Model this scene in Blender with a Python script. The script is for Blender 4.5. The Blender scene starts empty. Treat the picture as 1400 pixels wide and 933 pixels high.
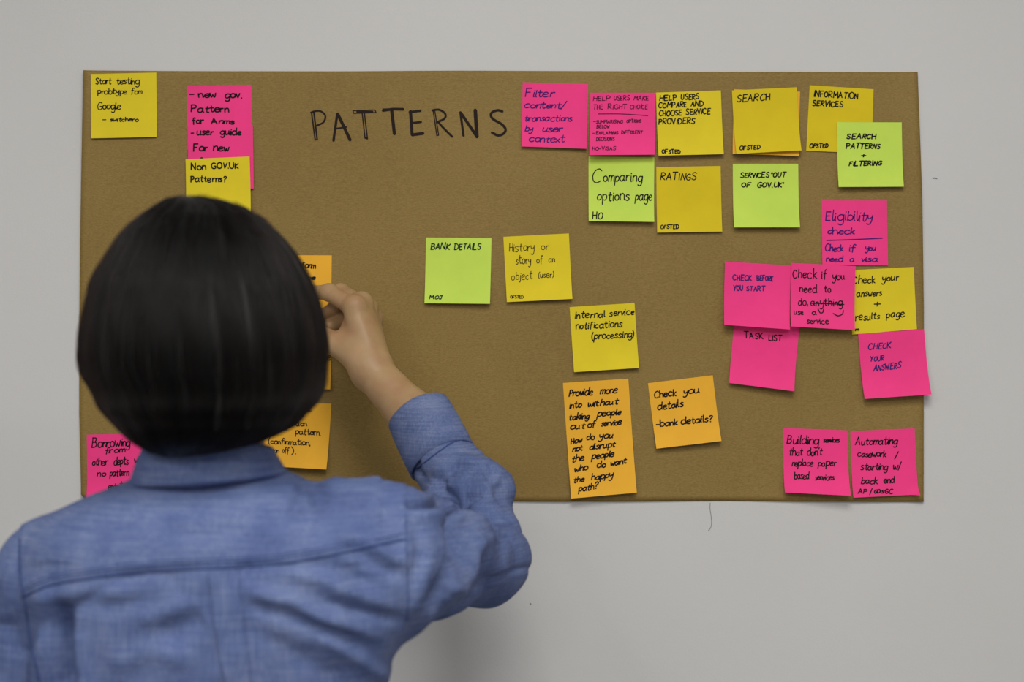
import bpy, math, random
import numpy as np
from mathutils import Vector
from mathutils.bvhtree import BVHTree

C = bpy.context.scene.collection
random.seed(4); rng = np.random.default_rng(7)

# ------------------------------------------------------------------ camera, world, lights, exposure
D = 1.8                      # camera to wall
K = 0.000854                 # metres per photo pixel on the wall plane
ZC = 1.45                    # camera height
cam = bpy.data.cameras.new('camera'); camo = bpy.data.objects.new('camera', cam); C.objects.link(camo)
camo.location = (0, -D, ZC); camo.rotation_euler = (math.pi/2, 0, 0)
cam.sensor_width = 36; cam.lens = 36*D/(1400*K); cam.clip_start = 0.05
cam.dof.use_dof = True; cam.dof.focus_distance = D; cam.dof.aperture_fstop = 4.0
bpy.context.scene.camera = camo
w = bpy.data.worlds.new('world'); bpy.context.scene.world = w; w.use_nodes = True
w.node_tree.nodes['Background'].inputs[0].default_value = (1.0, .985, .96, 1)
w.node_tree.nodes['Background'].inputs[1].default_value = 0.42
def area(name, loc, rot, sx, sy, power, col):
    l = bpy.data.lights.new(name, 'AREA'); l.shape = 'RECTANGLE'; l.size = sx; l.size_y = sy
    l.energy = power; l.color = col
    o = bpy.data.objects.new(name, l); C.objects.link(o); o.location = loc; o.rotation_euler = rot
    return o
area('ceiling_light', (0.12, -1.6, 2.66), (0, 0, 0), .8, .8, 28, (1, .985, .95))
area('ceiling_light', (-1.3, -2.4, 2.66), (0, 0, 0), .6, .6, 18, (1, .985, .95))
area('ceiling_light', (1.6, -2.9, 2.66), (0, 0, 0), .6, .6, 18, (1, .985, .95))
area('ceiling_light', (-.2, -3.4, 2.66), (0, 0, 0), 1.2, .6, 34, (1, .985, .95))
vs = bpy.context.scene.view_settings
vs.view_transform = 'Standard'; vs.look = 'None'; vs.gamma = 1; vs.use_curve_mapping = False; vs.exposure = 0.0

# ------------------------------------------------------------------ helpers
def P(px, py, y=0.0):
    s = K*(D+y)/D
    return np.array([(px-700)*s, y, ZC-(py-466.5)*s])
def topx(v):                                   # world points -> photo pixels (only used to lay out folds)
    s = K*(D+v[..., 1])/D
    return v[..., 0]/s+700, 466.5-(v[..., 2]-ZC)/s

def mesh_obj(name, verts, faces, m, parent=None, smooth=False):
    me = bpy.data.meshes.new(name)
    me.from_pydata([tuple(map(float, v)) for v in verts], [], faces); me.update()
    if m: me.materials.append(m)
    if smooth: me.shade_smooth()
    o = bpy.data.objects.new(name, me); C.objects.link(o)
    if parent:
        o.parent = parent; o.matrix_parent_inverse = parent.matrix_world.inverted() if parent.type != 'EMPTY' else __import__('mathutils').Matrix.Translation(-parent.location)
    return o
def tag(o, label=None, cat=None, group=None, kind=None):
    if label: o['label'] = label
    if cat: o['category'] = cat
    if group: o['group'] = group
    if kind: o['kind'] = kind
    return o

class N:                                       # tiny node-tree builder
    def __init__(s, name):
        s.m = bpy.data.materials.new(name); s.m.use_nodes = True
        s.t = s.m.node_tree; s.b = s.t.nodes['Principled BSDF']
        s.tc = s.t.nodes.new('ShaderNodeTexCoord')
    def add(s, kind, **kw):
        n = s.t.nodes.new(kind)
        for k_, v in kw.items():
            if k_ in n.inputs: n.inputs[k_].default_value = v
            else: setattr(n, k_, v)
        return n
    def lk(s, a, b): s.t.links.new(a, b)
    def coords(s, scale=(1, 1, 1)):
        mp = s.add('ShaderNodeMapping'); mp.inputs['Scale'].default_value = scale
        s.lk(s.tc.outputs['Object'], mp.inputs['Vector']); return mp.outputs[0]
    def noise(s, scale, vec, detail=3, rough=.5):
        n = s.add('ShaderNodeTexNoise'); n.inputs['Scale'].default_value = scale; n.inputs['Detail'].default_value = detail
        n.inputs['Roughness'].default_value = rough; s.lk(vec, n.inputs['Vector']); return n.outputs['Fac']
    def ramp(s, fac, stops):
        r = s.add('ShaderNodeValToRGB'); e = r.color_ramp.elements
        e[0].position, e[0].color = stops[0][0], (*stops[0][1], 1)
        e[1].position, e[1].color = stops[-1][0], (*stops[-1][1], 1)
        for p, c in stops[1:-1]:
            q = e.new(p); q.color = (*c, 1)
        s.lk(fac, r.inputs[0]); return r.outputs[0]
    def math(s, op, a, b):
        n = s.add('ShaderNodeMath', operation=op)
        for i, v in enumerate((a, b)):
            if isinstance(v, (int, float)): n.inputs[i].default_value = v
            else: s.lk(v, n.inputs[i])
        return n.outputs[0]
    def bump(s, h, strength, dist, prev=None):
        b = s.add('ShaderNodeBump'); b.inputs['Strength'].default_value = strength; b.inputs['Distance'].default_value = dist
        s.lk(h, b.inputs['Height'])
        if prev: s.lk(prev, b.inputs['Normal'])
        return b.outputs[0]
    def out(s, col=None, rough=.6, normal=None, spec=.5, sheen=0, sss=0):
        if col is not None:
            if isinstance(col, tuple): s.b.inputs['Base Color'].default_value = (*col, 1)
            else: s.lk(col, s.b.inputs['Base Color'])
        s.b.inputs['Roughness'].default_value = rough; s.b.inputs['Specular IOR Level'].default_value = spec
        if normal: s.lk(normal, s.b.inputs['Normal'])
        if sheen: s.b.inputs['Sheen Weight'].default_value = sheen
        if sss:
            s.b.inputs['Subsurface Weight'].default_value = sss
            s.b.inputs['Subsurface Radius'].default_value = (.01, .004, .002)
        return s.m
def sc(c, f): return tuple(x*f for x in c)
def plain(name, col, rough=.6, spec=.4):
    n = N(name); return n.out(col, rough, spec=spec if 'ink' not in name and 'marker' not in name else .06)

def mat_wall():
    n = N('painted_plaster'); v = n.coords()
    c = n.ramp(n.noise(3, v, 4), [(.3, (.60, .592, .578)), (.7, (.63, .622, .61))])
    b = n.bump(n.noise(420, v, 3), .25, .0006)
    b = n.bump(n.noise(60, v, 2), .2, .0008, b)
    return n.out(c, .62, b, spec=.3)
def mat_kraft():
    n = N('kraft_paper'); v = n.coords((1, 1, 1))
    fib = n.noise(900, n.coords((.35, 1, 1)), 2, .7); big = n.noise(5, v, 3)
    f = n.math('ADD', n.math('MULTIPLY', fib, .7), n.math('MULTIPLY', big, .3))
    c = n.ramp(f, [(.3, (.20, .126, .034)), (.5, (.255, .166, .046)), (.7, (.31, .206, .064))])
    rib = n.noise(260, n.coords((.04, 1, 1)), 1)
    b = n.bump(rib, .35, .0004); b = n.bump(n.noise(4, n.coords((1.6, 1, .5)), 2), .5, .01, b)
    return n.out(c, .68, b, spec=.25)
def mat_note(name, col):
    n = N(name); v = n.coords()
    c = n.ramp(n.noise(14, v, 4, .6), [(.3, sc(col, .93)), (.7, sc(col, 1.05))])
    b = n.bump(n.noise(700, v, 2), .12, .0002)
    return n.out(c, .72, b, spec=.2)
M = dict(wall=mat_wall(), kraft=mat_kraft(),
    yellow=mat_note('yellow_paper', (.76, .60, .02)),
    gold=mat_note('golden_yellow_paper', (.71, .54, .012)),
    pink=mat_note('pink_paper', (.93, .05, .25)),
    green=mat_note('lime_green_paper', (.57, .76, .10)),
    orange=mat_note('orange_paper', (.86, .44, .034)))
INK = dict(black=plain('black_ink', (.012, .010, .012), .5), violet=plain('violet_ink', (.06, .012, .16), .5),
    blue=plain('blue_ink', (.035, .02, .16), .5), green=plain('dark_green_ink', (.008, .035, .02), .5),
    grey=plain('thin_dark_ink', (.03, .02, .015), .5), plum=plain('thin_plum_ink', (.10, .008, .045), .5), marker=plain('brown_black_marker', (.022, .014, .012), .55))

# ------------------------------------------------------------------ the setting
def box(name, lo, hi, m):
    (a, b, c), (d, e, f) = lo, hi
    v = [(a,b,c),(d,b,c),(d,e,c),(a,e,c),(a,b,f),(d,b,f),(d,e,f),(a,e,f)]
    return mesh_obj(name, v, [(0,3,2,1),(4,5,6,7),(0,1,5,4),(1,2,6,5),(2,3,7,6),(3,0,4,7)], m)
tag(box('wall_back', (-3, 0, 0), (3, .12, 2.7), M['wall']), kind='structure')
nf = N('carpet_tile'); tag(box('floor', (-3, -4.5, -.1), (3, .12, 0), nf.out(nf.ramp(nf.noise(300, nf.coords()), [(.3, (.10, .10, .11)), (.7, (.16, .16, .17))]), .95)), kind='structure')
tag(box('ceiling', (-3, -4.5, 2.7), (3, .12, 2.8), plain('ceiling_paint', (.7, .69, .67), .8)), kind='structure')

# small marks on the wall: a hair stuck on it and two scuffs
def ribbon(pts, wd, closed=False):
    """flat strip along 2-D points -> (verts2d, quads)"""
    p = np.array(pts, float); t = np.gradient(p, axis=0); t /= np.maximum(np.linalg.norm(t, axis=1, keepdims=True), 1e-9)
    n = np.stack([-t[:, 1], t[:, 0]], 1)
    w_ = np.broadcast_to(np.asarray(wd, float), (len(p),))[:, None]/2
    ext0, ext1 = p[0]-t[0]*w_[0]*.7, p[-1]+t[-1]*w_[-1]*.7
    L = np.vstack([[ext0+n[0]*w_[0]*.45], p+n*w_, [ext1+n[-1]*w_[-1]*.45]])
    R = np.vstack([[ext0-n[0]*w_[0]*.45], p-n*w_, [ext1-n[-1]*w_[-1]*.45]])
    m = len(L)
    return np.vstack([L, R]), [(i, i+1, m+i+1, m+i) for i in range(m-1)]
def smooth_line(pts, sub=4):
    """Catmull-Rom through points, a repeated point is a corner"""
    out = []; seg = [pts[0]]
    segs = []
    for a in pts[1:]:
        if a == seg[-1]: segs.append(seg); seg = [a]
        else: seg.append(a)
    segs.append(seg); res = []
    for s in segs:
        s = np.array(s, float)
        if len(s) < 2: continue
        if len(s) == 2:
            res.append([s[0], (s[0]+s[1])/2, s[1]]); continue
        e = np.vstack([2*s[0]-s[1], s, 2*s[-1]-s[-2]]); o = []
        for i in range(1, len(e)-2):
            for q in range(sub):
                t = q/sub; a, b, c, d = e[i-1], e[i], e[i+1], e[i+2]
                o.append(.5*((2*b)+(c-a)*t+(2*a-5*b+4*c-d)*t*t+(3*b-a-3*c+d)*t**3))
        o.append(s[-1]); res.append(o)
    return res
def wall_mark(name, pts, wpx, m, label, cat):
    V, F = [], []
    for l in smooth_line(pts, 6):
        v, f = ribbon(l, wpx)
        o = len(V); V += [P(a, b, -.0003) for a, b in v]+[P(a, b, -.00005) for a, b in v]
        F += [tuple(reversed([q+o for q in x])) for x in f]
    tag(mesh_obj(name, V, F, m), label, cat)
hm = plain('hair_strand_grey', (.22, .22, .24), .6)
wall_mark('stray_hair', [(971, 688), (970.8, 696), (972, 704), (972.8, 714), (972, 721), (968.5, 726)], .8, hm, 'fine stray hair stuck on white wall just below the brown paper', 'hair')
wall_mark('scuff_mark', [(1275.5, 244), (1278, 243.6), (1281, 244.4)], 1.6, hm, 'small grey scuff on the wall right of the brown paper, beside the lime search note', 'mark')
wall_mark('wall_speck', [(725, 825.6), (725.8, 826.6)], 1.7, hm, 'tiny dark speck on the bare white wall below and right of the elbow', 'mark')

# ------------------------------------------------------------------ brown paper
def kd(x, z):                                  # how far the paper stands off the wall
    u = (x+.502)/.984; v = (z-1.262)/.503
    d = .0016 + .0007*np.sin(x*17+z*5)+.0005*np.sin(x*31-z*9+1)
    d = d + .0035*np.clip((u-.965)/.035, 0, 1)**2*(1-.6*np.abs(v-.4)) + .003*np.clip((.03-u)/.03, 0, 1)**2
    d = d + .0012*np.clip((.05-v)/.05, 0, 1)**2*(1+np.sin(x*23))
    return d
def build_paper():
    nx, nz = 150, 80
    L = lambda t: np.interp(t, [0, .35, .6, .8, .99, 1], [115.2, 111.5, 109.5, 109.5, 112.2, 118])
    R = lambda t: np.interp(t, [0, .15, .3, .55, 1], [1254, 1257, 1259.8, 1261.5, 1261.5])
    T = lambda s: 97+1.6*s+.5*np.sin(s*9); B = lambda s: 683.2+.9*np.sin(s*14)*(.6-s*.3)+2.6*s
    V, F = [], []
    for layer in (0, 1):
        for j in range(nz+1):
            for i in range(nx+1):
                s, t = i/nx, j/nz
                px = L(t)*(1-s)+R(t)*s; py = T(s)*(1-t)+B(s)*t
                p = P(px, py); p[1] = -float(kd(p[0], p[2])) + .00025*layer; V.append(p)
    n1 = (nx+1)*(nz+1); st = nx+1
    for j in range(nz):
        for i in range(nx):
            a = j*st+i; F.append((a, a+st, a+st+1, a+1)); F.append((n1+a, n1+a+1, n1+a+st+1, n1+a+st))
    for i in range(nx):
        F.append((i, i+1, n1+i+1, n1+i)); a = nz*st+i; F.append((a+1, a, n1+a, n1+a+1))
    for j in range(nz):
        a = j*st; F.append((a+st, a, n1+a, n1+a+st)); a = j*st+nx; F.append((a, a+st, n1+a+st, n1+a))
    return tag(mesh_obj('brown_paper_sheet', V, F, M['kraft'], smooth=False), 'large brown kraft paper sheet on the wall, with a handwritten title', 'paper')
paper = build_paper()
for p_ in paper.data.polygons: p_.use_smooth = True

def to_c(crop, x, y): return crop[0]+x/crop[2], crop[1]+y/crop[2]
C2 = (400, 130, 4.375)
HEAD = {
 'P': [([(128,104),(148,268)],9),([(114,106),(136,270)],8),([(136,268),(148,268)],6),([(110,106),(132,98),(166,97),(192,116),(196,140),(182,166),(146,184)],10)],
 'A': [([(268,112),(245,274)],14),([(270,112),(345,270)],17),([(252,203),(322,192)],9)],
 'T': [([(362,94),(362,94),(494,90),(494,90),(500,106),(500,106),(366,110),(366,110),(362,94)],5),([(385,101),(480,100)],9),([(417,110),(434,260)],7),([(430,110),(448,258)],7),([(436,255),(448,262)],10)],
 'T2': [([(540,94),(600,86),(663,87)],15),([(540,85),(660,81)],6),([(594,96),(610,234)],18)],
 'E': [([(706,98),(716,240)],17),([(700,104),(767,96)],13),([(712,170),(770,163)],12),([(716,240),(782,231)],17)],
 'R': [([(842,96),(864,246)],6),([(852,100),(874,240)],6),([(864,244),(875,242)],6),([(836,94),(876,90),(912,112),(910,142),(862,166)],12),([(874,166),(900,196),(956,252)],12)],
 'N': [([(1004,104),(1023,246)],13),([(1006,108),(1104,252)],16),([(1093,92),(1103,252)],20)],
 'S': [([(1256,100),(1228,93),(1196,104),(1186,122),(1200,146),(1250,176),(1274,206),(1262,232),(1230,243),(1192,226)],14)]}
for key, strokes in HEAD.items():
    V, F = [], []
    for pts, wd in strokes:
        for l in smooth_line(pts, 6):
            v, f = ribbon(l, wd*1.08); o = len(V)
            for a, b in v:
                p = P(*to_c(C2, a, b)); p[1] = -float(kd(p[0], p[2]))-.00035; V.append(p)
            F += [tuple(reversed([q+o for q in x])) for x in f]
    o = mesh_obj('title_letter', V, F, INK['marker'], paper)

# ------------------------------------------------------------------ handwriting
G = {
'a':"5 5 3 6 1 5 0 3 1 .5 3 0 5 2.4|5.1 6 5 2 6 0",'b':".5 10 .5 0|.5 4 2.5 6 5 4.5 5 1.5 3 0 .5 1",'c':"4.8 5 3 6 1 5 0 3 1 .7 3 0 5 1",
'd':"5 4.5 3 6 .8 5 0 2.5 1 .3 3 0 5 2|5 10 5 2 5.6 0",'e':"0 3 2 3.2 4.4 4 4 5.8 2 6 .3 4.5 0 2.5 1 .4 3 0 5 1",
'f':"4.2 9.2 2.8 10 1.8 8.5 1.6 5 1.4 -1|0 5.5 3.8 5.8",'g':"5 5 3 6 .8 5 0 3 1 .7 3 .5 5 3|5 6 5 0 4.4 -3 2.4 -4 .4 -3",
'h':".4 10 .4 0|.4 3.5 2 5.7 4 5.5 4.6 3 4.8 0",'i':".5 6 .5 .6 1.2 0|.5 8.2 .8 8.7",'j':"1.8 6 1.8 -2 1 -3.8 -.5 -3.2|1.8 8.2 2.1 8.7",
'k':".3 10 .3 0|4 6 .5 2.8 .5 2.8 4.4 0",'l':".5 10 .5 1.5 1.5 0",'m':"0 6 0 0|0 4 1.5 6 3 5 3 0|3 4 4.6 6 6 5 6.3 0",
'n':"0 6 .2 0|.2 4 2 6 4 5 4.4 0",'o':"2.5 6 .6 5 0 3 .7 .8 2.5 0 4.5 1 5 3 4.3 5.2 2.5 6",'p':".4 6 .2 -4|.4 4.5 2.4 6 4.6 5 4.8 2.5 3 .4 .6 1",
'r':".2 6 .4 0|.4 3.5 1.8 5.6 3.8 5.7",'s':"4.2 5.2 2.4 6 .6 4.8 2 3.3 4 2 3.2 .3 1.4 0 0 .8",'t':"1.8 9 1.7 2 2.6 0 4 .6|0 6 4 6.2",
'u':"0 6 .2 1.5 1.8 0 4 1.8|4.2 6 4.2 2 5 0",'v':"0 6 2 0 2 0 4.4 6",'w':"0 6 1 .8 1.8 0 3 3.5 3 3.5 4.2 0 5.2 .8 6.2 6",
'x':"0 6 4.4 0|4.4 6 0 0",'y':"0 6 .5 3 2 2.2 4.2 4|4.5 6 4.2 0 3 -3.4 1.2 -4 0 -3",
'A':"0 0 2.8 10 2.8 10 5.6 0|1 3.6 4.8 3.8",'B':".4 10 .4 0|-.2 10 3.5 9.6 4.4 8 3 5.7 .5 5.2|.5 5.2 4 5 5.4 2.8 4 .4 .2 0",
'C':"5.4 8.6 3.6 10 1.2 8.6 0 5 1 1.2 3.2 0 5.6 1.4",'D':".4 10 .4 0|-.4 10 3.4 9.4 5.8 6 5 2 2.6 .1 0 0",
'E':".3 10 .3 0 .3 0 4.6 .2|.1 10 4.6 10|.3 5.2 3.8 5.4",'F':".3 10 .1 0|.1 10 4.8 10.2|.3 5.2 3.8 5.4",
'G':"5.6 8.4 3.6 10 1.2 8.6 0 5 1 1 3.4 0 5.6 1.6 5.6 4.4 5.6 4.4 3.2 4.4",'H':".2 10 .2 0|5 10 5 0|.2 5 5 5.2",'I':".6 10 .4 0",
'J':"3.4 10 3.4 2 2.4 0 .8 .2 0 1.8|.6 10 5 10",'K':".2 10 .2 0|5 10 .4 4.6 .4 4.6 5.2 0",'L':".4 10 .2 0 .2 0 4.6 .2",
'M':"0 0 .6 10 .6 10 3.2 4 3.2 4 6 10 6 10 6.6 0",'N':"0 0 .3 10 .3 10 5 0 5 0 5.2 10",'O':"3 10 .8 8.4 0 5 .8 1.4 3 0 5.4 1.6 6 5 5.2 8.6 3 10",
'P':".4 10 .2 0|-.2 9.8 3 10 5 8 4.2 5.6 .4 4.6",'R':".4 10 .2 0|-.2 9.8 3 10 4.8 8 4 5.8 .6 4.8 .6 4.8 5.2 0",
'S':"5 8.8 3 10 .8 8.6 1.2 6.2 4 4.2 4.8 2 3 0 .2 1.2",'T':"2.8 10 2.7 0|0 10 5.6 10.2",'U':"0 10 .2 2.4 2.4 0 4.8 2.4 5 10",
'V':"0 10 2.6 0 2.6 0 5.2 10",'W':"0 10 1.8 0 1.8 0 3.4 6 3.4 6 5 0 5 0 6.8 10",'X':"0 10 5 0|5 10 0 0",'Y':"0 10 2.6 5 2.6 5|5 10 2.4 4 1.6 0",
'?':"0 8 1.4 10 4 9.4 4 7 2 5 1.9 3|1.9 .6 2.1 0",'.':".4 .5 .8 0",',':".8 .8 .2 -1.4",'\'':".6 10 .2 7.6",'"':".2 10.4 .2 8|1.6 10.4 1.5 8",
'(':"2 11 .4 7 .4 2 2 -1.6",')':"0 11 1.6 7 1.4 2 0 -1.6",'/':"3.4 11 0 -1.6",'+':"0 4.6 6 4.8|3 8 3 1",'-':"0 4 4 4.2",':':".4 5 .7 4.6|.4 1 .7 .6"}
def glyph(ch):
    return [[tuple(map(float, q)) for q in zip(s.split()[::2], s.split()[1::2])] for s in G[ch].split('|')]
def write(text, x0, x1, yb, H, slant=.05, cursive=False):
    """strokes of a word in crop units"""
    yb0, yb1 = yb if isinstance(yb, tuple) else (yb, yb)
    adv = 0; st = []; prev = None; dr = random.uniform(0, 6.3)
    for ch in text:
        if ch == ' ': adv += 4; continue
        g = glyph(ch); jx, jy, js = random.uniform(-.3, .3), random.uniform(-.4, .4)+.35*math.sin(dr+adv*.25), random.uniform(.86, 1.1)
        rot = random.uniform(-.08, .08)
        if cursive and ch.islower():
            js *= .93 if ch in 'aceimnorsuvwx' else 1
            if prev is not None and g[0][0][1] <= 6.5 and g[0][0][0] <= 1 and random.random() < .75:
                x2, y2 = adv+jx+g[0][0][0]*js, g[0][0][1]*js+jy
                st.append([(prev, .7+jy), ((prev*.5+x2*.5)+.2, .6*.5+y2*.45+jy), (x2+y2*slant, y2)])
        for s in g:
            st.append([(adv+jx+x*js+y*(slant+rot), y*js+jy) if True else 0 for x, y in s])
        adv += max(x for s in g for x, y in s)*js + ((1.0 if cursive else 1.5) if ch.islower() else 1.7)
        prev = adv-1.0 if cursive and ch.islower() and ch not in 'gjpqy' else None
    xs = [p[0] for s in st for p in s]; a, b = min(xs), max(xs)
    out = []
    for s in st:
        o = []; 
        for i, (x, y) in enumerate(s):
            t = (x-a)/max(b-a, 1e-6)
            if i and s[i] == s[i-1]: o.append(o[-1]); continue
            o.append((x0+(x1-x0)*t if b-a > 1.2 or abs(x1-x0) > 30 else x0+(x-a)*H/10, (yb0*(1-t)+yb1*t)-y*H/10))
        out.append(o)
    return out
def S(*pts): return ('stroke', list(pts))
# ------------------------------------------------------------------ sticky notes
c1=(90,80,4.239); c3=(700,100,4.667); c4=(790,210,4.516); c5=(990,100,4.828); c6=(970,260,4.516); c7=(970,440,3.587)
c8=(560,310,4.375); cA=(750,500,4.665); cB=(90,560,4.516); cD=(360,340,11.66); cE=(360,520,7.177); cH=(360,330,2.828)
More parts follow.
